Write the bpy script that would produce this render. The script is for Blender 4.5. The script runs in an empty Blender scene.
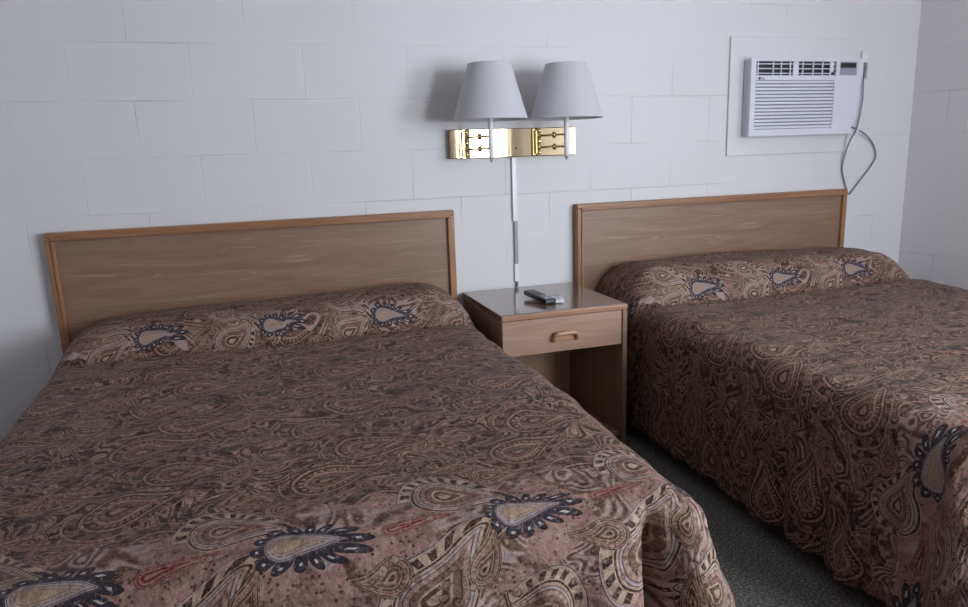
import bpy, bmesh, math, random
import numpy as np
from mathutils import Vector, Matrix, noise as mnoise
random.seed(4)
sc = bpy.context.scene
COL = sc.collection
PI = math.pi

# ------------------------------------------------------------------ node helpers
class T:
    """small expression helper over a node tree"""
    def __init__(s, tree): s.t = tree
    def n(s, typ, **kw):
        nd = s.t.nodes.new(typ)
        for k, v in kw.items(): setattr(nd, k, v)
        return nd
    def put(s, sock, v):
        if isinstance(v, bpy.types.NodeSocket): s.t.links.new(v, sock)
        elif v is not None: sock.default_value = v
    def m(s, op, a, b=None, c=None, clamp=False):
        nd = s.n('ShaderNodeMath', operation=op, use_clamp=clamp)
        for i, v in enumerate((a, b, c)):
            if v is not None: s.put(nd.inputs[i], v)
        return nd.outputs[0]
    def mix(s, f, a, b, typ='MIX'):
        nd = s.n('ShaderNodeMix', data_type='RGBA', blend_type=typ)
        s.put(nd.inputs[0], f)
        for i, v in ((6, a), (7, b)):
            s.put(nd.inputs[i], (*v, 1) if isinstance(v, tuple) and len(v) == 3 else v)
        return nd.outputs[2]
    def ss(s, x, lo, hi):
        nd = s.n('ShaderNodeMapRange', interpolation_type='SMOOTHSTEP')
        s.put(nd.inputs[0], x); nd.inputs[1].default_value = lo; nd.inputs[2].default_value = hi
        return nd.outputs[0]
    def ramp(s, x, stops, interp='LINEAR'):
        nd = s.n('ShaderNodeValToRGB'); cr = nd.color_ramp; cr.interpolation = interp
        while len(cr.elements) < len(stops): cr.elements.new(0.5)
        for e, (p, c) in zip(cr.elements, stops):
            e.position = p
            e.color = (*c, 1) if isinstance(c, tuple) else (c, c, c, 1)
        s.put(nd.inputs[0], x)
        return nd.outputs[0]
    def sep(s, v):
        nd = s.n('ShaderNodeSeparateXYZ'); s.put(nd.inputs[0], v); return nd.outputs[0], nd.outputs[1], nd.outputs[2]
    def comb(s, x, y, z=0.0):
        nd = s.n('ShaderNodeCombineXYZ')
        for i, v in enumerate((x, y, z)): s.put(nd.inputs[i], v)
        return nd.outputs[0]
    def noise(s, vec, scale, detail=2.0, rough=.5, dist=0.0, out=0):
        nd = s.n('ShaderNodeTexNoise'); s.put(nd.inputs['Vector'], vec)
        nd.inputs['Scale'].default_value = scale; nd.inputs['Detail'].default_value = detail
        nd.inputs['Roughness'].default_value = rough; nd.inputs['Distortion'].default_value = dist
        return nd.outputs[out]
    def map(s, vec, loc=(0, 0, 0), rot=(0, 0, 0), scale=(1, 1, 1)):
        nd = s.n('ShaderNodeMapping'); s.put(nd.inputs[0], vec)
        nd.inputs[1].default_value = loc; nd.inputs[2].default_value = rot; nd.inputs[3].default_value = scale
        return nd.outputs[0]

def newmat(name, rough=.5, metal=0.0, color=(.5, .5, .5)):
    m = bpy.data.materials.new(name); m.use_nodes = True
    b = m.node_tree.nodes['Principled BSDF']
    b.inputs['Base Color'].default_value = (*color, 1); b.inputs['Roughness'].default_value = rough
    b.inputs['Metallic'].default_value = metal
    return m, T(m.node_tree), b

def plain(name, color, rough=.5, metal=0.0, var=.06, scale=25, bump=0.0):
    """solid material with slight procedural tone variation"""
    m, t, b = newmat(name, rough, metal, color)
    co = t.n('ShaderNodeTexCoord').outputs['Object']
    f = t.noise(co, scale, 3)
    d = tuple(c * (1 - var) for c in color); l = tuple(min(1, c * (1 + var)) for c in color)
    t.put(b.inputs['Base Color'], t.mix(f, d, l))
    if bump:
        bp = t.n('ShaderNodeBump'); bp.inputs['Strength'].default_value = bump; bp.inputs['Distance'].default_value = .002
        t.put(bp.inputs['Height'], t.noise(co, scale * 8, 2)); t.put(b.inputs['Normal'], bp.outputs[0])
    return m

# ------------------------------------------------------------------ materials
def block_wall(name, axis, tone):
    """painted concrete block: 0.4064 x 0.2032 m running bond, shallow flush joints"""
    m, t, b = newmat(name, .55, 0, tone)
    co = t.n('ShaderNodeTexCoord').outputs['Object']
    x, y, z = t.sep(co)
    a = x if axis == 'x' else y
    wob = t.noise(co, 3.0, 2)
    wob = t.m('MULTIPLY', t.m('SUBTRACT', wob, .5), .012)
    vec = t.comb(t.m('ADD', a, wob), t.m('ADD', z, wob))
    br = t.n('ShaderNodeTexBrick', offset=.5, offset_frequency=2)
    t.put(br.inputs['Vector'], vec)
    br.inputs['Scale'].default_value = 1
    br.inputs['Mortar Size'].default_value = .0035; br.inputs['Mortar Smooth'].default_value = .6
    br.inputs['Brick Width'].default_value = .4064; br.inputs['Row Height'].default_value = .2032
    br.inputs['Color1'].default_value = (0, 0, 0, 1); br.inputs['Color2'].default_value = (1, 1, 1, 1)
    j = br.outputs['Fac']; cell = br.outputs['Color']
    clear = t.ss(t.noise(co, 2.6, 2), .46, .66)           # joints filled with paint in places
    j2 = t.m('MULTIPLY', j, t.m('MULTIPLY_ADD', clear, .70, .14))
    fine = t.noise(co, 160, 3)
    mid = t.noise(co, 14, 3)
    base = t.mix(t.noise(co, 1.4, 2), tuple(c * .965 for c in tone), tuple(min(1, c * 1.02) for c in tone))
    base = t.mix(t.m('MULTIPLY', cell, .025), base, (.55, .54, .52))
    base = t.mix(t.m('MULTIPLY', j2, .22), base, (.30, .29, .29))   # grime that sits in the joints
    t.put(b.inputs['Base Color'], base)
    h = t.m('SUBTRACT', t.m('ADD', t.m('MULTIPLY', fine, .10), t.m('MULTIPLY', mid, .22)), t.m('MULTIPLY', j2, 1.0))
    bp = t.n('ShaderNodeBump'); bp.inputs['Strength'].default_value = .55; bp.inputs['Distance'].default_value = .004
    t.put(bp.inputs['Height'], h); t.put(b.inputs['Normal'], bp.outputs[0])
    return m

def wood(name, dark, light, axis='x', rough=.4, grain=1.0, seed=0.0, flecks=.5, coat=0.0):
    m, t, b = newmat(name, rough, 0, light)
    co = t.n('ShaderNodeTexCoord').outputs['Object']
    sx = {'x': (1.2, 14, 14), 'y': (14, 1.2, 14), 'z': (14, 14, 1.2)}[axis]
    v = t.map(co, (seed, seed * .7, seed * 1.3), (0, 0, 0), sx)
    big = t.noise(v, 1.0, 3, .5, .8)
    rings = t.m('SINE', t.m('MULTIPLY', big, 42))
    sf = {'x': (9, 260, 260), 'y': (260, 9, 260), 'z': (260, 260, 9)}[axis]
    pore = t.noise(t.map(co, (seed, 0, seed), (0, 0, 0), sf), 1.0, 2)
    f = t.m('ADD', t.m('MULTIPLY', big, .55), t.m('MULTIPLY_ADD', rings, .10 * grain, .2))
    c = t.mix(t.ss(f, .2, .85), dark, light)
    sk = {'x': (4, 60, 60), 'y': (60, 4, 60), 'z': (60, 60, 4)}[axis]
    fl = t.ss(t.noise(t.map(co, (seed + 3, 1, seed), (0, 0, 0), sk), 1.0, 2, .6, 1.2), .60, .72)
    c = t.mix(t.m('MULTIPLY', fl, .35 * flecks), c, tuple(min(1, x * 1.5) for x in light))
    c = t.mix(t.m('MULTIPLY', t.ss(pore, .56, .75), .45 * grain), c, tuple(x * .55 for x in dark))
    t.put(b.inputs['Base Color'], c)
    b.inputs['Coat Weight'].default_value = coat; b.inputs['Coat Roughness'].default_value = .12
    return m

def carpet_mat():
    m, t, b = newmat('carpet', .95, 0, (.1, .1, .09))
    co = t.n('ShaderNodeTexCoord').outputs['Object']
    n1 = t.noise(co, 140, 2); n2 = t.noise(co, 300, 2); n3 = t.noise(co, 5, 3)
    c = t.ramp(n1, [(.30, (.07, .068, .063)), (.45, (.15, .146, .134)), (.56, (.19, .184, .168)), (.70, (.44, .42, .38))])
    c = t.mix(t.m('MULTIPLY', t.ss(n2, .54, .64), .75), c, (.022, .022, .024))
    c = t.mix(t.m('MULTIPLY', n3, .2), c, (.05, .05, .045))
    t.put(b.inputs['Base Color'], c)
    bp = t.n('ShaderNodeBump'); bp.inputs['Strength'].default_value = .8; bp.inputs['Distance'].default_value = .006
    t.put(bp.inputs['Height'], n1); t.put(b.inputs['Normal'], bp.outputs[0])
    b.inputs['Specular IOR Level'].default_value = .1
    return m

# ---- paisley print ------------------------------------------------
DK = (.022, .012, .010); BR = (.085, .046, .034); TP = (.190, .114, .094); TAN = (.37, .240, .195)
CR = (.48, .375, .30); PK = (.34, .215, .195); LV = (.44, .37, .37); NV = (.034, .030, .042); RD = (.19, .035, .045); GD = (.46, .36, .21); LV2 = (.37, .31, .31)
RNG = 1.7
def dstops(lst):
    """(distance, colour) bands -> ramp stops with short blends"""
    out = []
    for i, (d, c) in enumerate(lst):
        p = (d + 1) / RNG
        if i: out.append((min(1, max(0, p - .006)), lst[i - 1][1]))
        out.append((min(1, max(0, p + .006)) if i else 0, c))
    return out

def paisley_group(name, h, r2, bands, reach, fringe=None, nfr=16, petals=None):
    g = bpy.data.node_groups.new(name, 'ShaderNodeTree')
    it = g.interface
    it.new_socket('Vector', in_out='INPUT', socket_type='NodeSocketVector')
    for nm in ('Cx', 'Cy', 'Rot', 'Scale', 'Curl', 'Flip'):
        it.new_socket(nm, in_out='INPUT', socket_type='NodeSocketFloat')
    it.new_socket('Color', in_out='OUTPUT', socket_type='NodeSocketColor')
    it.new_socket('Alpha', in_out='OUTPUT', socket_type='NodeSocketFloat')
    t = T(g); gi = t.n('NodeGroupInput'); go = t.n('NodeGroupOutput')
    X, Y, _ = t.sep(gi.outputs['Vector'])
    X = t.m('SUBTRACT', X, gi.outputs['Cx']); Y = t.m('SUBTRACT', Y, gi.outputs['Cy'])
    cs = t.m('COSINE', gi.outputs['Rot']); sn = t.m('SINE', gi.outputs['Rot'])
    x = t.m('ADD', t.m('MULTIPLY', X, cs), t.m('MULTIPLY', Y, sn))
    y = t.m('SUBTRACT', t.m('MULTIPLY', Y, cs), t.m('MULTIPLY', X, sn))
    x = t.m('MULTIPLY', t.m('DIVIDE', x, gi.outputs['Scale']), gi.outputs['Flip'])
    y = t.m('DIVIDE', y, gi.outputs['Scale'])
    yk = t.m('MAXIMUM', t.m('ADD', y, .35), 0.0)
    x1 = t.m('SUBTRACT', x, t.m('MULTIPLY', gi.outputs['Curl'], t.m('MULTIPLY', yk, yk)))
    ax = t.m('ABSOLUTE', x1)
    b_ = (1 - r2) / h; a_ = math.sqrt(1 - b_ * b_)
    k = t.m('ADD', t.m('MULTIPLY', ax, -b_), t.m('MULTIPLY', y, a_))
    xx = t.m('MULTIPLY', ax, ax)
    d1 = t.m('SUBTRACT', t.m('SQRT', t.m('MULTIPLY_ADD', y, y, xx)), 1.0)
    yh = t.m('SUBTRACT', y, h)
    d2 = t.m('SUBTRACT', t.m('SQRT', t.m('MULTIPLY_ADD', yh, yh, xx)), r2)
    d3 = t.m('ADD', t.m('MULTIPLY', ax, a_), t.m('MULTIPLY_ADD', y, b_, -1.0))
    k1 = t.m('GREATER_THAN', k, 0.0); k2 = t.m('GREATER_THAN', k, a_ * h)
    e = t.m('MULTIPLY_ADD', k1, t.m('SUBTRACT', d3, d1), d1)
    d = t.m('MULTIPLY_ADD', k2, t.m('SUBTRACT', d2, e), e)
    ang = t.m('ARCTAN2', t.m('MULTIPLY', x1, 1.5) if petals else x1, t.m('SUBTRACT', y, 1.3 if petals else .35))
    fac = t.m('DIVIDE', t.m('ADD', d, 1.0), RNG)
    col = t.ramp(fac, dstops(bands))
    # beads inside the body
    bead = t.m('MULTIPLY', t.ss(t.m('SINE', t.m('MULTIPLY', ang, 26.0)), .1, .6),
               t.m('MULTIPLY', t.m('GREATER_THAN', d, -.36), t.m('LESS_THAN', d, -.24)))
    col = t.mix(t.m('MULTIPLY', bead, .7), col, CR)
    if petals:
        c = t.m('ABSOLUTE', t.m('COSINE', t.m('MULTIPLY', ang, petals)))
        ln = t.m('MULTIPLY_ADD', t.m('MAXIMUM', y, -.6), .12, .85)
        q = t.m('DIVIDE', t.m('SUBTRACT', d, .07), ln)           # 0..1 along a petal
        lim = t.m('SQRT', t.m('MAXIMUM', t.m('SUBTRACT', c, .06), 0.0))
        pet = t.m('MULTIPLY', t.m('GREATER_THAN', q, 0.0), t.m('LESS_THAN', q, lim))
        eye = t.m('MULTIPLY', t.m('GREATER_THAN', c, .955), t.m('LESS_THAN', t.m('ABSOLUTE', t.m('SUBTRACT', q, .45)), .10))
        pc = t.mix(eye, NV, (.50, .45, .42))
        edge = t.m('MULTIPLY', pet, t.m('GREATER_THAN', q, t.m('SUBTRACT', lim, .14)))
        pc = t.mix(t.m('MULTIPLY', edge, .7), pc, DK)
        col = t.mix(pet, col, pc)
        alpha = t.m('MAXIMUM', pet, t.m('LESS_THAN', d, reach))
    elif fringe:
        st = t.ss(t.m('SINE', t.m('MULTIPLY', ang, float(nfr))), -.25, .25)
        band = t.m('MULTIPLY', t.m('GREATER_THAN', d, fringe[0]), t.m('LESS_THAN', d, fringe[1]))
        col = t.mix(t.m('MULTIPLY', band, st), col, DK)
        side = t.m('LESS_THAN', x1, t.m('MULTIPLY_ADD', y, .25, .25))         # the fringe runs round one side only
        al1 = t.m('LESS_THAN', d, .10)
        alpha = t.m('MAXIMUM', al1, t.m('MULTIPLY', side, t.m('LESS_THAN', d, reach)))
    else:
        alpha = t.m('LESS_THAN', d, reach)
    t.put(go.inputs['Color'], col); t.put(go.inputs['Alpha'], alpha)
    return g

G_FIELD = paisley_group('paisley_field', 1.75, .10,
    [(-1, TAN), (-.84, DK), (-.74, TP), (-.58, BR), (-.52, TAN), (-.40, BR), (-.20, DK), (-.13, TAN), (-.03, DK),
     (.06, TP), (.36, TAN), (.44, BR)], .48, (.09, .37), 15)
G_SOLID = paisley_group('paisley_solid', 2.0, .10,
    [(-1, DK), (-.86, TAN), (-.72, BR), (-.55, TAN), (-.47, DK), (-.40, TP), (-.20, TAN), (-.10, BR), (0, TAN), (.06, DK)], .12)
G_BIG = paisley_group('paisley_border', 1.7, .14,
    [(-1, CR), (-.84, BR), (-.68, CR), (-.61, TP), (-.42, DK), (-.39, PK), (-.23, DK), (-.20, LV), (-.12, NV), (-.09, CR), (-.01, DK),
     (.06, CR), (.42, PK), (.45, LV), (.50, DK)], .53, (.10, .41), 21)
G_SPRIG = paisley_group('red_sprig', 8.5, .05,
    [(-1, PK), (-.7, RD), (-.25, PK), (-.05, RD), (.15, PK), (.3, RD)], .42)
G_MED = paisley_group('medallion', 3.4, .06,
    [(-1, (.36, .265, .18)), (-.70, (.38, .295, .24)), (-.50, (.25, .16, .13)), (-.45, (.36, .28, .24)), (-.30, (.12, .08, .08)), (-.25, LV2), (-.10, NV), (-.06, LV2), (0, NV), (.06, PK)], .09, petals=7.0)

def paisley_mat():
    m, t, b = newmat('paisley_fabric', .62, 0, BR)
    uv = t.n('ShaderNodeUVMap', uv_map='cloth').outputs[0]
    # gentle warp so that repeats are not ruler straight
    w = t.noise(uv, 6.0, 1, out=1)
    wv = t.n('ShaderNodeVectorMath', operation='MULTIPLY_ADD')
    t.put(wv.inputs[0], w); wv.inputs[1].default_value = (.05, .05, 0); wv.inputs[2].default_value = (-.025, -.025, 0)
    ad = t.n('ShaderNodeVectorMath', operation='ADD'); t.put(ad.inputs[0], uv); t.put(ad.inputs[1], wv.outputs[0])
    W = ad.outputs[0]
    u, v, _ = t.sep(W)
    # ground: contour scrolls between the motifs
    n = t.noise(W, 7.0, 1, .5, 1.6)
    ln = t.m('SINE', t.m('MULTIPLY', n, 70.0))
    col = t.ramp(t.m('MULTIPLY_ADD', ln, .5, .5), [(.0, DK), (.26, DK), (.38, BR), (.52, TP), (.70, TAN), (.86, CR), (.97, TP)])
    blot = t.noise(uv, 16, 2)
    col = t.mix(t.ss(blot, .52, .66), col, DK)
    def place(g, col, vec, cx, cy, rot, s, curl, flip, mask=None):
        nd = t.n('ShaderNodeGroup'); nd.node_tree = g
        t.put(nd.inputs['Vector'], vec)
        for k_, v_ in (('Cx', cx), ('Cy', cy), ('Rot', rot), ('Scale', s), ('Curl', curl), ('Flip', flip)): nd.inputs[k_].default_value = v_
        a = nd.outputs['Alpha']
        if mask is not None: a = t.m('MULTIPLY', a, mask)
        return t.mix(a, col, nd.outputs['Color'])
    def tile(pu, pv, ou, ov):
        return t.comb(t.m('SUBTRACT', t.m('WRAP', t.m('ADD', u, ou), pu, 0.0), pu / 2), t.m('SUBTRACT', t.m('WRAP', t.m('ADD', v, ov), pv, 0.0), pv / 2))
    A = tile(.40, .30, 0, 0); B = tile(.40, .30, .2, .15); C = tile(.40, .30, .10, .21); D = tile(.40, .30, .30, .06)
    col = place(G_SOLID, col, C, 0, -.02, 1.2, .036, .22, 1)
    col = place(G_SOLID, col, D, .02, .0, -1.9, .034, .25, -1)
    col = place(G_FIELD, col, A, -.05, -.03, -1.25, .068, .20, 1)
    col = place(G_SOLID, col, A, .115, .085, 2.0, .030, .26, 1)
    col = place(G_FIELD, col, B, .05, -.02, -1.75, .064, .22, -1)
    col = place(G_SOLID, col, B, -.12, .07, -.9, .032, .22, -1)
    # border bands (head and foot): pink ground with medallions
    du, dv, _ = t.sep(uv)
    def band(lo, hi):
        e = t.m('MULTIPLY', t.m('SUBTRACT', t.noise(uv, 9.0, 1), .5), .16)
        vv = t.m('ADD', dv, e)
        return t.m('MULTIPLY', t.m('GREATER_THAN', vv, lo), t.m('LESS_THAN', vv, hi))
    MED_V = (FOOT_V, HEAD_V)
    bm_ = t.m('MAXIMUM', band(FOOT_V - .52, FOOT_V + .115), band(HEAD_V - .05, HEAD_V + .06))
    dots = t.n('ShaderNodeTexVoronoi', feature='F1'); t.put(dots.inputs['Vector'], uv); dots.inputs['Scale'].default_value = 85
    pinkg = t.mix(t.m('LESS_THAN', dots.outputs['Distance'], .26), PK, BR)
    bl2 = t.noise(uv, 13, 2)
    pinkg = t.mix(t.ss(bl2, .60, .68), pinkg, CR)
    pinkg = t.mix(t.ss(t.noise(uv, 11, 2, .5, .6), .62, .68), pinkg, BR)
    hd_ = band(HEAD_V - .05, HEAD_V + .06)
    col = t.mix(t.m('SUBTRACT', bm_, t.m('MULTIPLY', hd_, .62)), col, pinkg)
    # medallion rows: one domain per band
    foot = t.m('MULTIPLY', t.m('LESS_THAN', dv, FOOT_V + .26), 1.0)
    head = t.m('MULTIPLY', t.m('GREATER_THAN', dv, HEAD_V - .10), t.m('LESS_THAN', dv, HEAD_V + .12))
    def row(vc, off):
        return t.comb(t.m('SUBTRACT', t.m('WRAP', t.m('ADD', u, off), .40, 0.0), .2), t.m('SUBTRACT', v, vc))
    F = row(FOOT_V, -.216 + .2 + .2); F2 = row(FOOT_V, -.216 + .2)          # F centred on a medallion, F2 halfway between
    # ribbons of parallel scrolls running between the border motifs
    rn = t.noise(W, 5.5, 1, .5, 1.4)
    rl = t.m('SINE', t.m('MULTIPLY', rn, 88.0))
    rc = t.ramp(t.m('MULTIPLY_ADD', rl, .5, .5), [(0, DK), (.18, BR), (.42, TP), (.62, PK), (.80, CR), (.93, LV)])
    rmask = t.m('MULTIPLY', t.ss(t.noise(t.map(uv, (.7, .3, 0)), 5.0, 1), .47, .50), bm_)
    col = t.mix(t.m('MULTIPLY', rmask, .85), col, rc)
    col = place(G_BIG, col, F, -.02, -.205, 1.15, .060, .20, -1, foot)
    col = place(G_BIG, col, F2, .035, .085, -1.35, .056, .24, 1, foot)
    col = place(G_BIG, col, F2, -.015, -.130, -.18, .066, .26, 1, foot)
    col = place(G_SOLID, col, F, -.06, .130, -1.3, .034, .12, 1, foot)
    col = place(G_BIG, col, F, .06, -.36, .4, .055, .22, -1, foot)
    col = place(G_SOLID, col, F, .115, -.085, 1.95, .030, .22, 1, foot)
    col = place(G_SOLID, col, F, -.125, -.095, -1.0, .030, .24, -1, foot)
    col = place(G_SOLID, col, F2, .10, -.24, .5, .036, .22, 1, foot)
    col = place(G_SOLID, col, F2, -.10, -.27, -2.4, .034, .22, -1, foot)
    col = place(G_SPRIG, col, F2, -.075, .004, -1.42, .0125, .006, 1, foot)
    H = row(HEAD_V, .18); H2 = row(HEAD_V, .38)
    col = place(G_BIG, col, H2, .02, -.06, -1.2, .050, .24, -1, head)
    col = place(G_BIG, col, H2, .0, .07, -1.5, .046, .24, 1, head)
    # fine print over everything: tiny florets and thread lines
    vor = t.n('ShaderNodeTexVoronoi', feature='F1'); t.put(vor.inputs['Vector'], W); vor.inputs['Scale'].default_value = 62
    spot = t.m('LESS_THAN', vor.outputs['Distance'], .20)
    ring = t.m('MULTIPLY', t.m('GREATER_THAN', vor.outputs['Distance'], .44), t.m('LESS_THAN', vor.outputs['Distance'], .54))
    col = t.mix(t.m('MULTIPLY', spot, .42), col, CR)
    ring = t.m('MULTIPLY', ring, t.m('SUBTRACT', 1.0, bm_))
    col = t.mix(t.m('MULTIPLY', ring, .35), col, DK)
    col = t.mix(t.m('MULTIPLY', t.ss(t.noise(W, 24, 2, .5, .5), .56, .64), .38), col, BR)
    fl = t.n('ShaderNodeTexVoronoi', feature='F1'); t.put(fl.inputs['Vector'], W); fl.inputs['Scale'].default_value = 26
    fd = t.m('MULTIPLY_ADD', t.noise(uv, 120, 1), .16, fl.outputs['Distance'])
    inb = t.m('MULTIPLY', bm_, .65)
    col = t.mix(t.m('MULTIPLY', t.ss(fd, .34, .30), inb), col, BR)
    col = t.mix(t.m('MULTIPLY', t.ss(fd, .27, .23), inb), col, CR)
    col = t.mix(t.m('MULTIPLY', t.ss(fd, .16, .13), inb), col, RD)
    thr = t.m('SINE', t.m('MULTIPLY', t.noise(W, 13.0, 1, .5, 1.2), 95.0))
    col = t.mix(t.m('MULTIPLY', t.ss(thr, .55, .9), .30), col, TAN)
    col = t.mix(t.m('MULTIPLY', t.noise(uv, 3.0, 2), .25), col, BR)
    col = place(G_MED, col, F, -.055, 0, -1.45, .030, .03, 1, foot)
    col = place(G_MED, col, H, -.05, 0, -1.50, .026, .03, 1, head)
    gr = t.noise(uv, 420, 2, .6); gr2 = t.noise(uv, 130, 2, .6)
    col = t.mix(t.m('MULTIPLY', t.ss(gr, .52, .64), .45), col, DK)
    col = t.mix(t.m('MULTIPLY', t.ss(gr2, .55, .68), .35), col, CR)
    hs = t.n('ShaderNodeHueSaturation'); hs.inputs['Saturation'].default_value = SPREAD_SAT; hs.inputs['Value'].default_value = SPREAD_VAL
    t.put(hs.inputs['Color'], col)
    t.put(b.inputs['Base Color'], hs.outputs[0])
    b.inputs['Sheen Weight'].default_value = .04; b.inputs['Sheen Roughness'].default_value = .4
    b.inputs['Specular IOR Level'].default_value = .25
    # quilted, slightly puckered surface
    pk = t.noise(t.map(uv, scale=(9, 22, 1)), 1.0, 2, .5, .4)
    hh = t.m('ADD', t.m('MULTIPLY', pk, 1.0), t.m('MULTIPLY', t.noise(uv, 60, 2), .25))
    bp = t.n('ShaderNodeBump'); bp.inputs['Strength'].default_value = .6; bp.inputs['Distance'].default_value = .034
    t.put(bp.inputs['Height'], hh); t.put(b.inputs['Normal'], bp.outputs[0])
    return m
FOOT_V = -1.745; HEAD_V = -.290; SPREAD_SAT = 1.18; SPREAD_VAL = .95

WALL_TONE = (.74, .735, .745)
M_wallx = block_wall('painted_block_back', 'x', WALL_TONE)
M_wally = block_wall('painted_block_side', 'y', (.78, .74, .76))
M_ceil = plain('ceiling_paint', (.62, .61, .60), .8, bump=.3)
M_carpet = carpet_mat()
M_panel = plain('filler_panel_paint', (.73, .725, .735), .5, var=.02, scale=6)
M_spread = paisley_mat()
M_hb = wood('oak_laminate', (.23, .130, .085), (.345, .215, .150), 'x', .40, .6, 0, 1.1)
M_trimx = wood('oak_trim', (.27, .125, .06), (.42, .215, .11), 'x', .35, .8, 2)
M_trimz = wood('oak_trim_upright', (.27, .125, .055), (.44, .225, .105), 'z', .35, .8, 5)
M_nsx = wood('oak_drawer', (.32, .185, .125), (.48, .31, .22), 'x', .34, .6, 7, .7)
M_nsz = wood('oak_upright', (.20, .115, .075), (.32, .205, .145), 'z', .40, .6, 9)
M_nsback_lit = wood('oak_back_board_lit', (.50, .33, .22), (.66, .46, .33), 'z', .45, .5, 21)  # oak lightened so the back panel looks lit; the light is in the colour
M_nstop = wood('oak_top', (.17, .105, .075), (.235, .155, .115), 'x', .16, .5, 11, .3, .6)
M_nsedge = wood('oak_edge', (.36, .19, .12), (.50, .30, .20), 'x', .16, .6, 12)
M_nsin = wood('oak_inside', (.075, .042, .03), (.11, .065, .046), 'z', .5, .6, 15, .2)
M_handle = wood('oak_handle', (.42, .23, .13), (.55, .33, .20), 'x', .25, .5, 3)
M_brass = plain('polished_brass', (.56, .45, .28), .035, 1.0, .05, 9)
M_brass2 = plain('bright_brass', (.86, .66, .30), .14, 1.0, .04, 12)
M_steel = plain('pale_metal', (.92, .91, .92), .25, 0.0, .03, 12)
M_shade = plain('lamp_shade_fabric', (.60, .595, .63), .85, 0, .03, 60, .25)
M_plastic = plain('white_plastic', (.72, .73, .79), .38, 0, .02, 8)
M_plastic2 = plain('pale_plastic', (.60, .61, .67), .45, 0, .03, 8)
M_cover = plain('white_cord_cover', (.80, .80, .82), .22, 0, .02, 8)
M_grey = plain('grey_plastic', (.33, .33, .37), .4, 0, .05, 20)
M_dark = plain('dark_plastic', (.018, .019, .024), .38, 0, .2, 30)
M_darkgrey = plain('charcoal_plastic', (.10, .11, .14), .35, 0, .15, 30)
M_button = plain('button_rubber', (.34, .37, .46), .5, 0, .1, 30)
M_cord = plain('grey_cord', (.24, .25, .26), .5, 0, .08, 40)
M_matt = plain('mattress_ticking', (.62, .60, .57), .9, 0, .05, 40)
M_bulb = plain('bulb_glass', (.85, .85, .82), .2, 0, .01, 5)

# ------------------------------------------------------------------ mesh helpers
def link(name, bm, mat, parent=None, smooth=False, loc=None):
    me = bpy.data.meshes.new(name)
    bmesh.ops.recalc_face_normals(bm, faces=bm.faces[:])
    if smooth:
        for f in bm.faces: f.smooth = True
    bm.to_mesh(me); bm.free()
    o = bpy.data.objects.new(name, me); COL.objects.link(o)
    if mat: me.materials.append(mat)
    if parent is not None: o.parent = parent
    if loc is not None: o.location = loc
    return o
def box(bm, lo, hi, bevel=0.0, seg=2):
    c = [(a + b) / 2 for a, b in zip(lo, hi)]; s = [b - a for a, b in zip(lo, hi)]
    r = bmesh.ops.create_cube(bm, size=1, matrix=Matrix.Translation(c) @ Matrix.Diagonal((*s, 1)))
    if bevel:
        vs = set(r['verts']); es = [e for e in bm.edges if e.verts[0] in vs and e.verts[1] in vs]
        bmesh.ops.bevel(bm, geom=es, offset=bevel, segments=seg, profile=.5, affect='EDGES')
    return bm
def boxes(*bs, bevel=0.0):
    bm = bmesh.new()
    for lo, hi in bs: box(bm, lo, hi, bevel)
    return bm
def lathe(bm, prof, c=(0, 0, 0), n=40, axis='z', cap=True):
    rings = []
    for r, h in prof:
        ring = []
        for i in range(n):
            a = 2 * PI * i / n
            p = (r * math.cos(a), r * math.sin(a), h)
            if axis == 'y': p = (p[0], h, p[1])
            if axis == 'x': p = (h, p[0], p[1])
            ring.append(bm.verts.new((p[0] + c[0], p[1] + c[1], p[2] + c[2])))
        rings.append(ring)
    for a, b in zip(rings, rings[1:]):
        for i in range(n): bm.faces.new((a[i], a[(i + 1) % n], b[(i + 1) % n], b[i]))
    if cap:
        bm.faces.new(rings[0]); bm.faces.new(rings[-1])
    return bm
def tube(bm, pts, r, n=10):
    pts = [Vector(p) for p in pts]; rings = []
    up = Vector((0.13, 0.2, 1)).normalized()
    for i, p in enumerate(pts):
        d = (pts[min(i + 1, len(pts) - 1)] - pts[max(i - 1, 0)]).normalized()
        a = d.cross(up)
        if a.length < 1e-3: a = d.cross(Vector((1, 0, 0)))
        a.normalize(); b2 = d.cross(a)
        rings.append([bm.verts.new(p + a * r * math.cos(2 * PI * k / n) + b2 * r * math.sin(2 * PI * k / n)) for k in range(n)])
    for q, w in zip(rings, rings[1:]):
        for k in range(n): bm.faces.new((q[k], q[(k + 1) % n], w[(k + 1) % n], w[k]))
    bm.faces.new(rings[0]); bm.faces.new(rings[-1])
    return bm
def smooth_path(pts, k=8):
    P = [Vector(p) for p in pts]; P = [P[0] * 2 - P[1]] + P + [P[-1] * 2 - P[-2]]
    out = []
    for i in range(1, len(P) - 2):
        for j in range(k):
            t = j / k; a, b, c, d = P[i - 1:i + 3]
            out.append(.5 * ((2 * b) + (c - a) * t + (2 * a - 5 * b + 4 * c - d) * t * t + (3 * b - a - 3 * c + d) * t ** 3))
    out.append(P[-2]); return out
def empty(name, loc, label, cat, group=None):
    o = bpy.data.objects.new(name, None); o.empty_display_size = .1; COL.objects.link(o); o.location = loc
    return tag(o, label, cat, group)
def tag(o, label, cat, group=None):
    o['label'] = label; o['category'] = cat
    if group: o['group'] = group
    return o
def struct(name, bm, mat):
    o = link(name, bm, mat); o['kind'] = 'structure'; return o

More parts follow.
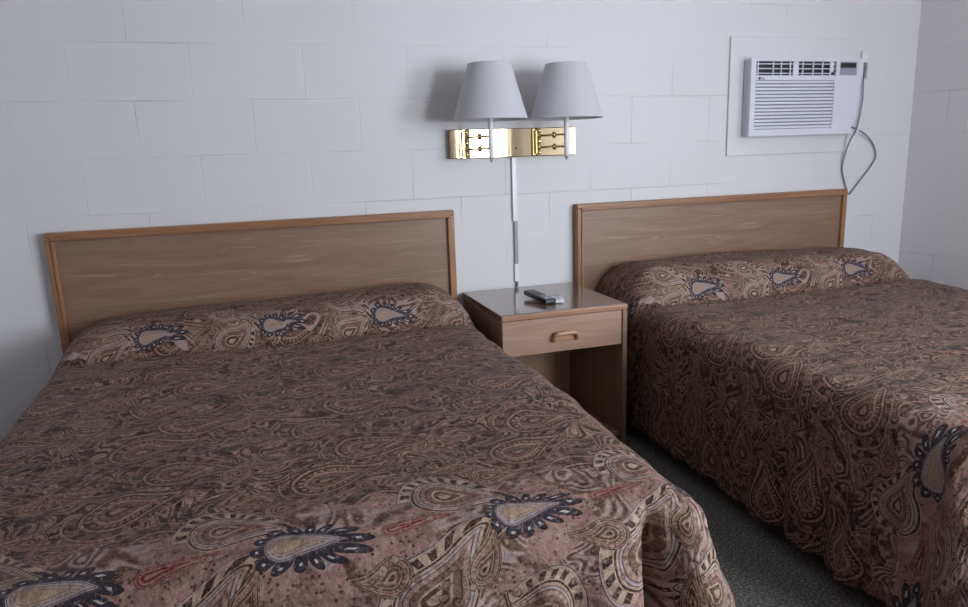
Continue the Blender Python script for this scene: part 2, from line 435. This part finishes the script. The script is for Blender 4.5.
# ------------------------------------------------------------------ the room
XL, XR, YF, HC = -1.75, 3.045, -5.7, 2.44
TH = .12
FW = (1.50, 2.02, .70, 1.85)           # narrow window in the front wall, behind the camera
YP, XP = -3.35, 2.12                   # the front wall stands here up to XP; the unseen recess to YF is added so both windows light the room
SW = (-4.3, -3.1, .75, 1.95)           # wide window in the right wall, towards the front
struct('floor', boxes(((XL - TH, YF - TH, -.08), (XR + TH, TH, 0))), M_carpet)
struct('ceiling', boxes(((XL - TH, YF - TH, HC), (XR + TH, TH, HC + .08))), M_ceil)
struct('wall_back', boxes(((XL - TH, 0, 0), (XR + TH, TH, HC))), M_wallx)
struct('wall_right', boxes(((XR, YF - TH, 0), (XR + TH, 0, SW[2])), ((XR, YF - TH, SW[3]), (XR + TH, 0, HC)),
                           ((XR, YF - TH, SW[2]), (XR + TH, SW[0], SW[3])), ((XR, SW[1], SW[2]), (XR + TH, 0, SW[3]))), M_wally)
struct('wall_left', boxes(((XL - TH, YP - TH, 0), (XL, 0, HC))), M_wally)
struct('wall_front', boxes(((XL, YP - TH, 0), (XP, YP, FW[2])), ((XL, YP - TH, FW[3]), (XP, YP, HC)),
                           ((XL, YP - TH, FW[2]), (FW[0], YP, FW[3])), ((FW[1], YP - TH, FW[2]), (XP, YP, FW[3])),
                           ((XP - TH, YF, 0), (XP, YP - TH, HC)), ((XP - TH, YF - TH, 0), (XR, YF, HC))), M_wallx)
a, b, c, d = FW
struct('window_1', boxes(((a, YP - .09, c), (a + .03, YP - .03, d)), ((b - .03, YP - .09, c), (b, YP - .03, d)),
       ((a + .03, YP - .09, d - .03), (b - .03, YP - .03, d)), ((a + .03, YP - .09, c), (b - .03, YP - .03, c + .03))), M_cover)
a, b, c, d = SW
struct('window_2', boxes(((XR + .03, a, c), (XR + .09, a + .04, d)), ((XR + .03, b - .04, c), (XR + .09, b, d)),
       ((XR + .03, a + .04, d - .04), (XR + .09, b - .04, d)), ((XR + .03, a + .04, c), (XR + .09, b - .04, c + .04)),
       ((XR + .04, (a + b) / 2 - .02, c + .04), (XR + .08, (a + b) / 2 + .02, d - .04))), M_cover)
struct('trim_1', boxes(((1.925, -.012, 1.145), (2.668, 0, 1.683)), bevel=.002), M_panel)    # painted board round the air conditioner

# ------------------------------------------------------------------ beds
def headboard(bed, x0, x1, z1):
    """panel with a raised oak trim on the top and both ends; coordinates relative to the bed's empty"""
    ox, oy = bed.location.x, bed.location.y
    x0 -= ox; x1 -= ox
    z0, tw = .30, .030
    hb = link('headboard', boxes(((x0 + .012, -.034, z0), (x1 - .012, -.004, z1 - .012)), bevel=.001), M_hb, bed)
    for nm, lo, hi, lo2, hi2, mt in (
        ('top_trim', (x0, -.044, z1 - .020), (x1, -.003, z1), (x0 + .018, -.049, z1 - tw), (x1 - .018, -.03, z1 - .017), M_trimx),
        ('end_trim', (x0, -.044, z0), (x0 + .020, -.003, z1 - .0205), (x0 + .017, -.049, z0), (x0 + tw, -.03, z1 - tw), M_trimz),
        ('end_trim', (x1 - .020, -.044, z0), (x1, -.003, z1 - .0205), (x1 - tw, -.049, z0), (x1 - .017, -.03, z1 - tw), M_trimz)):
        bm = bmesh.new(); box(bm, lo, hi, .003); box(bm, lo2, hi2, .004, 3)
        link(nm, bm, mt, hb)
    return hb

def make_bed(cx, hu, L, top, label, hbx):
    e = empty('bed', (cx, -.06, 0), label, 'bed')
    headboard(e, *hbx)
    # the empty sits at y = -.06; children are placed relative to it
    for o in list(e.children): o.location.y += .06
    w = hu - .07
    link('box_spring', boxes(((-w, -L + .09, .16), (w, -.01, .34)), bevel=.02), M_matt, e)
    link('mattress', boxes(((-w, -L + .09, .345), (w, -.01, top - .035)), bevel=.035), M_matt, e)
    for sx in (-1, 1):
        for yy in (-.12, -L + .15):
            bm = bmesh.new(); lathe(bm, [(.022, 0), (.028, .16)], (sx * (w - .1), yy, 0), 16)
            link('leg', bm, M_darkgrey, e)
    return e

def spread(cx, hu, L, top, drop, seed, label, ridge, flare, taper, asym, famp=1.0):
    """quilted bedspread: one sheet in cloth coordinates (u across, v down the bed), falling over both sides and the foot"""
    r = .075
    st = .0125
    full = hu + drop + .03
    us = np.linspace(-full, full, int(2 * full / st)); vs = np.linspace(.0, L + drop + .03, int((L + drop + .03) / st))
    U, V = np.meshgrid(us, vs)
    cu, cv = hu - r, L - r
    s = np.sign(U)
    du = np.maximum(np.abs(U) - cu, 0); dv = np.maximum(V - cv, 0)
    hyp = np.hypot(du, dv) + 1e-9
    p = 5.0
    rho = (du ** p + dv ** p) ** (1 / p)
    rho = np.minimum(rho, drop + .03 + r * .57 - r * .57)
    nx, ny = du / hyp, dv / hyp
    ar = np.minimum(rho / r, PI / 2)
    out = r * np.sin(ar); dz = -r * (1 - np.cos(ar)) - np.maximum(rho - r * PI / 2, 0)
    t = np.clip((rho - r * .6) / (drop - r * .6), 0, 1)
    corner = 2 * nx * ny                                     # 1 on the diagonal of a foot corner
    per = np.where(dv > du, U * 1.0, s * (hu + L - V + 3.0)) + np.where((du > 0) & (dv > 0), np.arctan2(dv, du) * .35 * s, 0)
    def N(a, b, sc_, k):
        rs = np.random.RandomState(seed * 31 + k); o = np.zeros_like(a)
        for i in range(10):
            th = rs.uniform(0, 2 * PI); f = sc_ * rs.uniform(.6, 1.7); ph = rs.uniform(0, 6.28)
            o += np.sin(f * (a * math.cos(th) + b * math.sin(th)) + ph)
        return o / 3.2
    fold = np.sin(per * 2 * PI / .17 + 1.6 * N(per, t * .1, 5, 1)) * .5 + np.sin(per * 2 * PI / .083 + N(per, t * .2, 8, 2)) * .28 + .3 * N(per, t * .3, 30, 3)
    ramp = np.clip((V - .75) / 1.0, 0, 1); ramp = ramp * ramp * (3 - 2 * ramp)
    fl = flare[0] + (flare[1] - flare[0]) * ramp
    fl = np.where(s > 0, fl, fl * asym)
    amp = (.010 + .014 * ramp) * famp
    out = out + t * fl * (1 + corner * 1.1) + t ** .8 * amp * fold
    out = out + corner * .05 * np.sqrt(t)
    # a deep vertical tuck on the foot face just inside each corner
    for sg in (-1, 1):
        q = np.exp(-((U - sg * (hu - .118 + .02 * t)) / .017) ** 2) * (dv > du)
        out = out - q * .075 * np.clip(t * 3, 0, 1)
    X = np.clip(U, -cu, cu) + s * nx * out
    Yv = np.minimum(V, cv) + ny * out
    Z = top + dz
    # pillows under the cloth
    au = np.abs(U)
    flat = 1 - np.clip(rho / (r * 1.2), 0, 1)
    edge = np.clip((hu - .005 + .03 - au) / .20, 0, 1); edge = np.sin(edge * PI / 2)
    rv = .365 + .016 * N(U, U * 0, 6, 4)                   # crease line
    k = np.clip((rv - V) / .10, 0, 1); k = np.sin(k * PI / 2) ** .8
    back = np.clip((V + .03) / .12, 0, 1); back = .72 + .28 * np.sin(back * PI / 2)
    rr = ridge[0] + (ridge[1] - ridge[0]) * (U / hu * .5 + .5) + ridge[2] * np.sin(3.0 * U + seed)
    Z = Z + rr * edge * k * back
    Z = Z - .014 * np.exp(-((V - rv - .012) / .022) ** 2) * flat * edge          # tucked crease in front of the pillows
    Z = Z + .030 * edge * np.exp(-np.maximum(V - rv, 0) / .25) * 0.35 * (V > rv)
    # loose wrinkles across the top
    wr = N(U * .35, V, 26, 5) * .0032 + N(U * .5, V, 60, 6) * .0013 + N(U, V, 5, 7) * .006
    Z = Z + wr * (1 - t)
    # gentle taper of the far side towards the foot
    X = X + np.where(s < 0, taper * np.clip(V / L, 0, 1) * np.clip(-U / hu, 0, 1), 0)
    hem = np.clip(1 - Z / .04, 0, 1) if False else 0
    Z = np.maximum(Z, .014 + .004 * np.sin(per * 40))
    nv, nu = U.shape
    co = np.stack([X, -Yv, Z], -1).reshape(-1, 3)
    idx = np.arange(nv * nu).reshape(nv, nu)
    q = np.stack([idx[:-1, :-1], idx[1:, :-1], idx[1:, 1:], idx[:-1, 1:]], -1).reshape(-1, 4)
    # cut the cloth's square corners to the rounded hem
    keep = ((du ** p + dv ** p) ** (1 / p) <= drop + .02).reshape(-1)
    q = q[keep[q].all(1)]
    used = np.unique(q); remap = -np.ones(nv * nu, int); remap[used] = np.arange(len(used)); q = remap[q]; co = co[used]
    # cloth length: measured along the surface over the pillows
    seg = np.hypot(np.diff(V, axis=0), np.where(V[1:] < .62, np.diff(Z, axis=0), 0))
    cum = np.vstack([np.zeros((1, nu)), np.cumsum(seg, 0)])
    i62 = int(.62 / (V[1, 0] - V[0, 0]))
    VV = cum - cum[i62] + V[i62]
    uvs = np.stack([U, -VV], -1).reshape(-1, 2)[used]
    me = bpy.data.meshes.new('bedspread')
    me.from_pydata(co.tolist(), [], q.tolist())
    ul = me.uv_layers.new(name='cloth')
    ul.data.foreach_set('uv', uvs[q.reshape(-1)].astype(np.float32).reshape(-1))
    me.polygons.foreach_set('use_smooth', [True] * len(me.polygons))
    me.materials.append(M_spread)
    o = bpy.data.objects.new('bedspread', me); COL.objects.link(o); o.location = (cx, -.06, 0)
    so = o.modifiers.new('thickness', 'SOLIDIFY'); so.thickness = .006; so.offset = -1
    return tag(o, label, 'bedspread')

make_bed(-.19, .72, 1.80, .56, 'bed whose oak headboard stands on the bare block wall, away from the air conditioner', (-.955, .566, .966))
make_bed(1.945, .745, 1.84, .560, 'bed whose oak headboard stands on the wall directly below the air conditioner', (1.133, 2.627, .960))
spread(-.185, .735, 1.80, .567, .525, 1, 'brown paisley bedspread on the bed away from the air conditioner, medallions across its foot',
       (.090, .115, .012), (.012, .045), .06, 1.0)
spread(1.95, .745, 1.84, .560, .53, 2, 'dark brown paisley bedspread on the bed below the air conditioner, hanging to the carpet',
       (.150, .120, .012), (.012, .030), .0, 1.0, 1.25)

# ------------------------------------------------------------------ nightstand
NX0, NX1, NY, NZ = .599, 1.118, -.528, .606
ns = empty('nightstand', ((NX0 + NX1) / 2, NY / 2, 0), 'small oak nightstand with one drawer over an open space, between the two beds', 'nightstand')
def nb(name, lo, hi, mat, bevel=.002, parent=ns):
    L = ns.location
    return link(name, boxes((tuple(a - b for a, b in zip(lo, L)), tuple(a - b for a, b in zip(hi, L))), bevel=bevel), mat, parent)
nb('side_panel', (NX0, NY + .018, 0), (NX0 + .020, -.012, NZ - .0225), M_nsz)
nb('side_panel', (NX1 - .020, NY, 0), (NX1, -.012, NZ - .0225), M_nsz)
nb('back_panel', (NX0 + .0205, -.030, .05), (NX1 - .0205, -.014, NZ - .024), M_nsback_lit)
nb('bottom_shelf', (NX0 + .0205, NY + .03, .05), (NX1 - .0205, -.0305, .068), M_nsx)
tp = nb('top', (NX0 + .001, NY + .012, NZ - .022), (NX1 - .001, -.010, NZ), M_nstop)
nb('edge_strip', (NX0, NY - .004, NZ - .0225), (NX1, NY + .0115, NZ - .0005), M_nsedge, .005, tp)
dr = nb('drawer', (NX0 + .002, NY - .001, .447), (NX1 - .0255, NY + .0165, NZ - .0235), M_nsx, .002)
db = nb('drawer_box', (NX0 + .034, NY + .017, .455), (NX1 - .045, -.06, .56), M_nsin, .001, dr)
# drawer pull: raised rounded bow with a recess under it
bm = bmesh.new()
hx0, hx1, hz0, hz1 = .797, .905, .487, .531
zt, yb = hz1 - .009, NY - .020
tube(bm, smooth_path([(hx0 + .008, NY + .001, hz0 + .006), (hx0 + .007, yb + .006, hz0 + .012), (hx0 + .010, yb, zt - .010), (hx0 + .024, yb - .004, zt), (hx1 - .024, yb - .004, zt),
                      (hx1 - .010, yb, zt - .010), (hx1 - .007, yb + .006, hz0 + .012), (hx1 - .008, NY + .001, hz0 + .006)], 6), .0085, 14)
box(bm, (hx0 + .008, NY - .009, hz0 + .002), (hx1 - .008, NY - .0015, hz1 - .008), .004, 3)
bmesh.ops.translate(bm, verts=bm.verts[:], vec=-ns.location)
link('handle', bm, M_handle, dr, True)

# ------------------------------------------------------------------ remotes on the nightstand
rm = empty('remote_control', (.832, -.330, NZ), 'dark grey remote control with pale buttons lying on the nightstand', 'remote control')
rm.rotation_euler = (0, 0, math.radians(8)); rm.scale = (.98, .86, 1.15)
bm = bmesh.new(); box(bm, (-.026, -.100, .001), (.026, .105, .019), .006, 3)
for v in bm.verts:
    k = (v.co.y + .1) / .205
    v.co.x *= .92 + .16 * abs(k - .4); v.co.z += .010 * max(0, k - .75) * 4
link('case', bm, M_dark, rm, True)
bm = boxes(((-.021, -.093, .0185), (.021, .058, .0205)), bevel=.0005); link('face_plate', bm, M_darkgrey, rm)
for j in range(7):
    for i in range(3):
        bm = bmesh.new(); x = -.013 + .013 * i; y = -.080 + .020 * j
        box(bm, (x - .0042, y - .005, .0202), (x + .0042, y + .005, .0232), .0015)
        link('button', bm, M_button if (i + j) % 4 else M_plastic2, rm)
rw = empty('remote_control', (.893, -.365, NZ), 'small white remote with a dark far end, beside the dark remote', 'remote control')
rw.rotation_euler = (0, 0, math.radians(-18))
bm = bmesh.new(); box(bm, (-.022, -.052, .001), (.022, .030, .017), .006, 3); link('case', bm, M_plastic, rw, True)
bm = bmesh.new(); box(bm, (-.016, .0302, .002), (.016, .052, .014), .004, 3); link('end_cap', bm, M_darkgrey, rw, True)
for j in range(2):
    bm = bmesh.new(); lathe(bm, [(.005, .0165), (.005, .019), (.003, .0198)], (0, -.03 + .03 * j, 0), 16); link('button', bm, M_grey, rw, True)

# ------------------------------------------------------------------ wall lamp
lp = empty('wall_lamp', (.847, 0, 1.235), 'brass wall lamp with two white shades on swing arms above the nightstand', 'wall lamp')
lx, lz = .847, 1.235
def lbm(): return bmesh.new()
bm = lbm(); box(bm, (.563 - lx, -.034, 1.176 - lz), (1.131 - lx, -.001, 1.295 - lz), .003); bp_ = link('backplate', bm, M_brass, lp)
bm = lbm(); lathe(bm, [(.0045, -.036), (.0045, -.0345)], (.852 - lx, 0, 1.212 - lz), 14, 'y'); link('switch', bm, M_dark, bp_)
bm = lbm(); lathe(bm, [(.0025, -.042), (.0025, -.036)], (.852 - lx, 0, 1.212 - lz), 10, 'y'); link('switch_pin', bm, M_dark, bp_)
def frustum_shade(px, py, r0, r1, z0, z1):
    bm = bmesh.new(); n = 64; th = .002
    rings = []
    for r, z in ((r0, z0), (r0 * .5 + r1 * .5, (z0 + z1) / 2), (r1, z1), (r1 - th, z1), (r0 - th, z0)):
        rings.append([bm.verts.new((px + r * math.cos(2 * PI * i / n), py + r * math.sin(2 * PI * i / n), z)) for i in range(n)])
    for a, b in zip(rings, rings[1:] + rings[:1]):
        for i in range(n): bm.faces.new((a[i], a[(i + 1) % n], b[(i + 1) % n], b[i]))
    return bm
def ring(px, py, r, z, tr, n=48, k=8):
    bm = bmesh.new(); R_ = []
    for i in range(n):
        a = 2 * PI * i / n
        R_.append([bm.verts.new((px + (r + tr * math.cos(2 * PI * j / k)) * math.cos(a), py + (r + tr * math.cos(2 * PI * j / k)) * math.sin(a), z + tr * math.sin(2 * PI * j / k))) for j in range(k)])
    for a, b in zip(R_, R_[1:] + R_[:1]):
        for j in range(k): bm.faces.new((a[j], a[(j + 1) % k], b[(j + 1) % k], b[j]))
    return bm
for hx, px in ((.628, .688), (.951, 1.013)):
    hx -= lx; px -= lx; py = -.20; hy = -.055
    arm = link('swing_arm', tube(tube(bmesh.new(), [(hx, hy, .026), (hx + (px - hx) * .5, hy + (py - hy) * .5, .026), (px, py, .026)], .0042),
                                 [(hx, hy, -.022), (hx + (px - hx) * .5, hy + (py - hy) * .5, -.022), (px, py, -.022)], .0042), M_brass2, lp, True)
    # hinge: stacked knuckles on the plate
    for z0, z1 in ((-.053, -.034), (-.032, -.010), (-.008, .014), (.016, .036), (.038, .054)):
        bm = bmesh.new(); lathe(bm, [(.006, z0), (.0085, z0 + .002), (.0085, z1 - .002), (.006, z1)], (hx, hy, 0), 24); link('hinge_knuckle', bm, M_brass2, arm, True)
    bm = bmesh.new(); box(bm, (hx - .026, -.044, -.056), (hx - .012, -.0345, .057), .002); box(bm, (hx - .018, -.056, -.05), (hx - .006, -.043, .05), .003); link('hinge_leaf', bm, M_brass2, arm)
    for zc in (.026, -.022):
        bm = bmesh.new(); lathe(bm, [(.0085, zc - .012), (.0085, zc + .012)], (hx + (px - hx) * .55, hy + (py - hy) * .55, 0), 16)
        link('arm_clamp', bm, M_brass2, arm, True)
    bm = bmesh.new(); lathe(bm, [(.0085, -.060), (.0105, -.057), (.0105, .115), (.008, .118)], (px, py, 0), 28); link('post', bm, M_steel, arm, True)
    bm = bmesh.new(); lathe(bm, [(.001, -.078), (.004, -.073), (.0075, -.0655), (.0065, -.0605)], (px, py, 0), 20); link('finial', bm, M_grey, arm, True)
    bm = bmesh.new(); lathe(bm, [(.014, .1185), (.016, .123), (.016, .170), (.012, .172)], (px, py, 0), 24); so_ = link('socket', bm, M_plastic2, arm, True)
    bm = bmesh.new(); lathe(bm, [(.012, .1725), (.013, .19), (.028, .215), (.030, .235), (.022, .256), (.004, .264)], (px, py, 0), 24); link('bulb', bm, M_bulb, so_, True)
    z0, z1, r0, r1 = 1.3235 - lz, 1.534 - lz, .1475, .0835
    sh = link('lamp_shade', frustum_shade(px, py, r0, r1, z0, z1), M_shade, lp, True)
    md = sh.modifiers.new('crisp', 'EDGE_SPLIT'); md.split_angle = math.radians(50)
    link('hem_ring', ring(px, py, r0 - .001, z0 + .001, .0022), M_shade, sh, True)
    link('hem_ring', ring(px, py, r1 - .001, z1 - .001, .0020), M_shade, sh, True)
    bm = bmesh.new()
    for a in (0.4, 0.4 + 2 * PI / 3, 0.4 + 4 * PI / 3):
        tube(bm, [(px + .012 * math.cos(a), py + .012 * math.sin(a), .172), (px + (r0 * .62) * math.cos(a), py + (r0 * .62) * math.sin(a), .172 + .02), (px + (r0 * .74) * math.cos(a), py + (r0 * .74) * math.sin(a), .195)], .0013, 6)
    link('shade_spider', bm, M_steel, sh)

# cord cover down the wall
cc = empty('cord_cover', (.851, 0, .61), 'slim white cord cover running down the wall from the brass lamp to the nightstand', 'cord cover')
def ccb(z0, z1, hw, d, mat, nm, x=0.0, bevel=.002):
    return link(nm, boxes(((x - hw, -d, z0 - .61), (x + hw, -.001, z1 - .61)), bevel=bevel), mat, cc)
ccb(.900, 1.1755, .0095, .012, M_cover, 'channel', -.001)
ccb(.712, .8995, .0085, .011, M_grey, 'grey_channel', .003)
ccb(.632, .7115, .0095, .012, M_cover, 'channel', .001)
ccb(.607, .6315, .006, .009, M_dark, 'cord_end', .002)

# ------------------------------------------------------------------ air conditioner
AX0, AX1, AZ0, AZ1, AD = 1.995, 2.638, 1.232, 1.582, -.068
ac = empty('air_conditioner', ((AX0 + AX1) / 2, 0, AZ0), 'white through-wall air conditioner with a louvred grille, above a headboard', 'air conditioner')
def ab(name, lo, hi, mat, bevel=.002, parent=ac, seg=2):
    L = ac.location; bm = bmesh.new()
    box(bm, tuple(a - b for a, b in zip(lo, L)), tuple(a - b for a, b in zip(hi, L)), bevel, seg)
    return link(name, bm, mat, parent)
ab('cabinet', (AX0 + .004, AD + .012, AZ0 + .004), (AX1 - .004, -.0125, AZ1 - .004), M_plastic2, .004)
# front cover: a frame round two openings, built as strips
L = ac.location
GX0, GX1, GZ0, GZ1 = AX0 + .026, 2.472, 1.262, 1.484        # intake grille
VX0, VX1, VZ0, VZ1 = AX0 + .026, 2.478, 1.505, 1.568        # air outlet
CX0, CX1, CZ0, CZ1 = 2.498, 2.600, 1.500, 1.568             # control recess
fr = bmesh.new()
F0, F1 = AD - .004, AD + .0115
for lo, hi in (((AX0, AZ0), (AX1, GZ0)), ((AX0, GZ0), (GX0, AZ1)), ((GX1, GZ0), (AX1, GZ1)), ((GX0, GZ1), (AX1, VZ0)), ((VX0, VZ1), (AX1, AZ1)),
               ((VX1, VZ0), (CX0, VZ1)), ((CX1, VZ0), (AX1, VZ1)), ((CX0, VZ0 - .0), (CX1, CZ0)) if CZ0 > VZ0 else ((CX0, CZ1), (CX1, VZ1))):
    if hi[0] - lo[0] > .001 and hi[1] - lo[1] > .0005:
        box(fr, (lo[0] - L.x, F0, lo[1] - L.z), (hi[0] - L.x, F1, hi[1] - L.z))
bmesh.ops.remove_doubles(fr, verts=fr.verts[:], dist=.0001)
front = link('front_cover', fr, M_plastic, ac)
gb = ab('intake_back', (GX0, AD + .008, GZ0), (GX1, AD + .0115, GZ1), M_grey, 0)
nsl = 14
for k in range(nsl):
    z = GZ0 + (k + .5) * (GZ1 - GZ0) / nsl
    bm = bmesh.new()
    box(bm, (GX0 - L.x, AD - .0035, z - .0052 - L.z), (GX1 - L.x, AD + .004, z + .0050 - L.z), .001)
    link('louvre', bm, M_plastic, gb)
vb = ab('outlet_back', (VX0, AD + .0105, VZ0), (VX1, AD + .0116, VZ1), M_dark, 0)
for k in range(3):
    z = VZ0 + .010 + k * .021
    bm = bmesh.new(); box(bm, (VX0 - L.x, AD - .001, z - .0030 - L.z), (VX1 - L.x, AD + .008, z + .0020 - L.z), .001); link('vane', bm, M_plastic2 if k < 3 else M_plastic, vb)
for k, (x, w) in enumerate(((VX0 + .012, .006), (2.118, .004), (2.162, .004), (2.213, .005), (2.245, .030), (2.285, .004), (2.345, .004), (2.40, .004), (2.452, .020))):
    bm = bmesh.new(); box(bm, (x - w / 2 - L.x, AD - .0025, VZ0 - L.z), (x + w / 2 - L.x, AD + .006, VZ1 - L.z), .001); link('deflector', bm, M_plastic, vb)
bm = bmesh.new(); lathe(bm, [(.007, AD - .010), (.007, AD - .003)], (2.455 - L.x, 0, 1.513 - L.z), 16, 'y'); link('deflector_knob', bm, M_dark, vb)
cp = ab('control_panel', (CX0, AD - .001, CZ0), (CX1, AD + .011, CZ1), M_grey, 0)
bm = bmesh.new(); box(bm, (CX0 + .006 - L.x, AD - .003, CZ0 + .040 - L.z), (CX1 - .006 - L.x, AD - .0005, CZ1 - .006 - L.z), .001); link('display', bm, M_dark, cp)
for i in range(5):
    for j in range(2):
        x = CX0 + .014 + i * .018; z = CZ0 + .010 + j * .016
        bm = bmesh.new(); box(bm, (x - .006 - L.x, AD - .0035, z - .005 - L.z), (x + .006 - L.x, AD - .001, z + .005 - L.z), .001); link('control_button', bm, M_button, cp)
# small dark maker's mark over the grille: a disc and two strokes
bm = bmesh.new()
lathe(bm, [(.0065, AD - .0055), (.0065, AD - .004)], (2.041 - L.x, 0, 1.4925 - L.z), 20, 'y')
box(bm, (2.051 - L.x, AD - .0055, 1.487 - L.z), (2.053 - L.x, AD - .004, 1.498 - L.z)); box(bm, (2.053 - L.x, AD - .0055, 1.487 - L.z), (2.058 - L.x, AD - .004, 1.489 - L.z))
box(bm, (2.061 - L.x, AD - .0055, 1.487 - L.z), (2.0625 - L.x, AD - .004, 1.498 - L.z)); box(bm, (2.0625 - L.x, AD - .0055, 1.487 - L.z), (2.069 - L.x, AD - .004, 1.489 - L.z)); box(bm, (2.0675 - L.x, AD - .0055, 1.489 - L.z), (2.069 - L.x, AD - .004, 1.493 - L.z))
link('badge', bm, M_darkgrey, front)
# power cord: drops from the outlet, loops behind the headboard end and back under the cabinet
path = smooth_path([(2.700, -.022, 1.560), (2.672, -.050, 1.520), (2.634, -.082, 1.482), (2.634, -.085, 1.389), (2.612, -.085, 1.255), (2.610, -.055, 1.205), (2.616, -.020, 1.135), (2.614, -.010, 1.054),
                    (2.650, -.009, .960), (2.668, -.008, .930), (2.690, -.008, .948), (2.746, -.008, 1.009), (2.802, -.008, 1.072), (2.824, -.008, 1.121), (2.792, -.012, 1.182), (2.715, -.035, 1.228),
                    (2.630, -.066, 1.252), (2.600, -.080, 1.258), (2.592, -.070, 1.262)], 8)
bm = tube(bmesh.new(), [p - L for p in path], .0040, 8)
cord = link('power_cord', bm, M_cord, ac, True)
bm = bmesh.new(); box(bm, (2.693 - L.x, -.030, 1.495 - L.z), (2.708 - L.x, -.012, 1.572 - L.z), .004); link('plug', bm, M_grey, cord)
ol = link('wall_outlet', boxes(((2.686, -.012, 1.573), (2.730, -.0005, 1.628)), bevel=.003), M_cover)
tag(ol, 'small white wall outlet at the upper corner of the air conditioner', 'outlet')
bm = boxes(((2.713, -.012, 1.398), (2.731, -.0005, 1.468)), bevel=.002)
cl = link('cord_clip', bm, M_cover); tag(cl, 'small white clip on the wall beside the hanging grey cord', 'clip')

# ------------------------------------------------------------------ light
wd = bpy.data.worlds.new('World'); sc.world = wd; wd.use_nodes = True
bg = wd.node_tree.nodes['Background']; bg.inputs[0].default_value = (.72, .82, 1.0, 1); bg.inputs[1].default_value = 1.0
def area(name, loc, sx, sy, power, color, rot):
    l = bpy.data.lights.new(name, 'AREA'); l.shape = 'RECTANGLE'; l.size = sx; l.size_y = sy; l.energy = power; l.color = color
    o = bpy.data.objects.new(name, l); COL.objects.link(o); o.location = loc; o.rotation_euler = rot; return o
DAY = (.86, .92, 1.0)
area('daylight', ((FW[0] + FW[1]) / 2, YP - .115, (FW[2] + FW[3]) / 2), FW[1] - FW[0], FW[3] - FW[2], 46, DAY, (math.radians(90), 0, 0))
area('daylight', (XR + .13, (SW[0] + SW[1]) / 2, (SW[2] + SW[3]) / 2), SW[3] - SW[2], SW[1] - SW[0], 118, DAY, (0, math.radians(90), 0))

# ------------------------------------------------------------------ camera
yaw, pitch, roll = .30068112, .20933964, -.03360677
cy, sy, cp_, sp = math.cos(yaw), math.sin(yaw), math.cos(pitch), math.sin(pitch)
fwd = Vector((sy * cp_, cy * cp_, -sp)); right = Vector((cy, -sy, 0)); up = right.cross(fwd)
c_, s_ = math.cos(roll), math.sin(roll)
r2_ = c_ * right + s_ * up; u2_ = -s_ * right + c_ * up
cam = bpy.data.cameras.new('camera'); cam.sensor_width = 36; cam.lens = 704.2264711 / 968 * 36; cam.clip_start = .02
co_ = bpy.data.objects.new('camera', cam); COL.objects.link(co_)
mw = Matrix((( r2_.x, u2_.x, -fwd.x, -.20667951), (r2_.y, u2_.y, -fwd.y, -2.91700466), (r2_.z, u2_.z, -fwd.z, 1.19338840), (0, 0, 0, 1)))
co_.matrix_world = mw
sc.camera = co_
sc.view_settings.view_transform = 'Standard'; sc.view_settings.look = 'None'
sc.view_settings.gamma = 1; sc.view_settings.use_curve_mapping = False
sc.view_settings.exposure = 0.06
sc.cycles.max_bounces = 6; sc.cycles.diffuse_bounces = 4
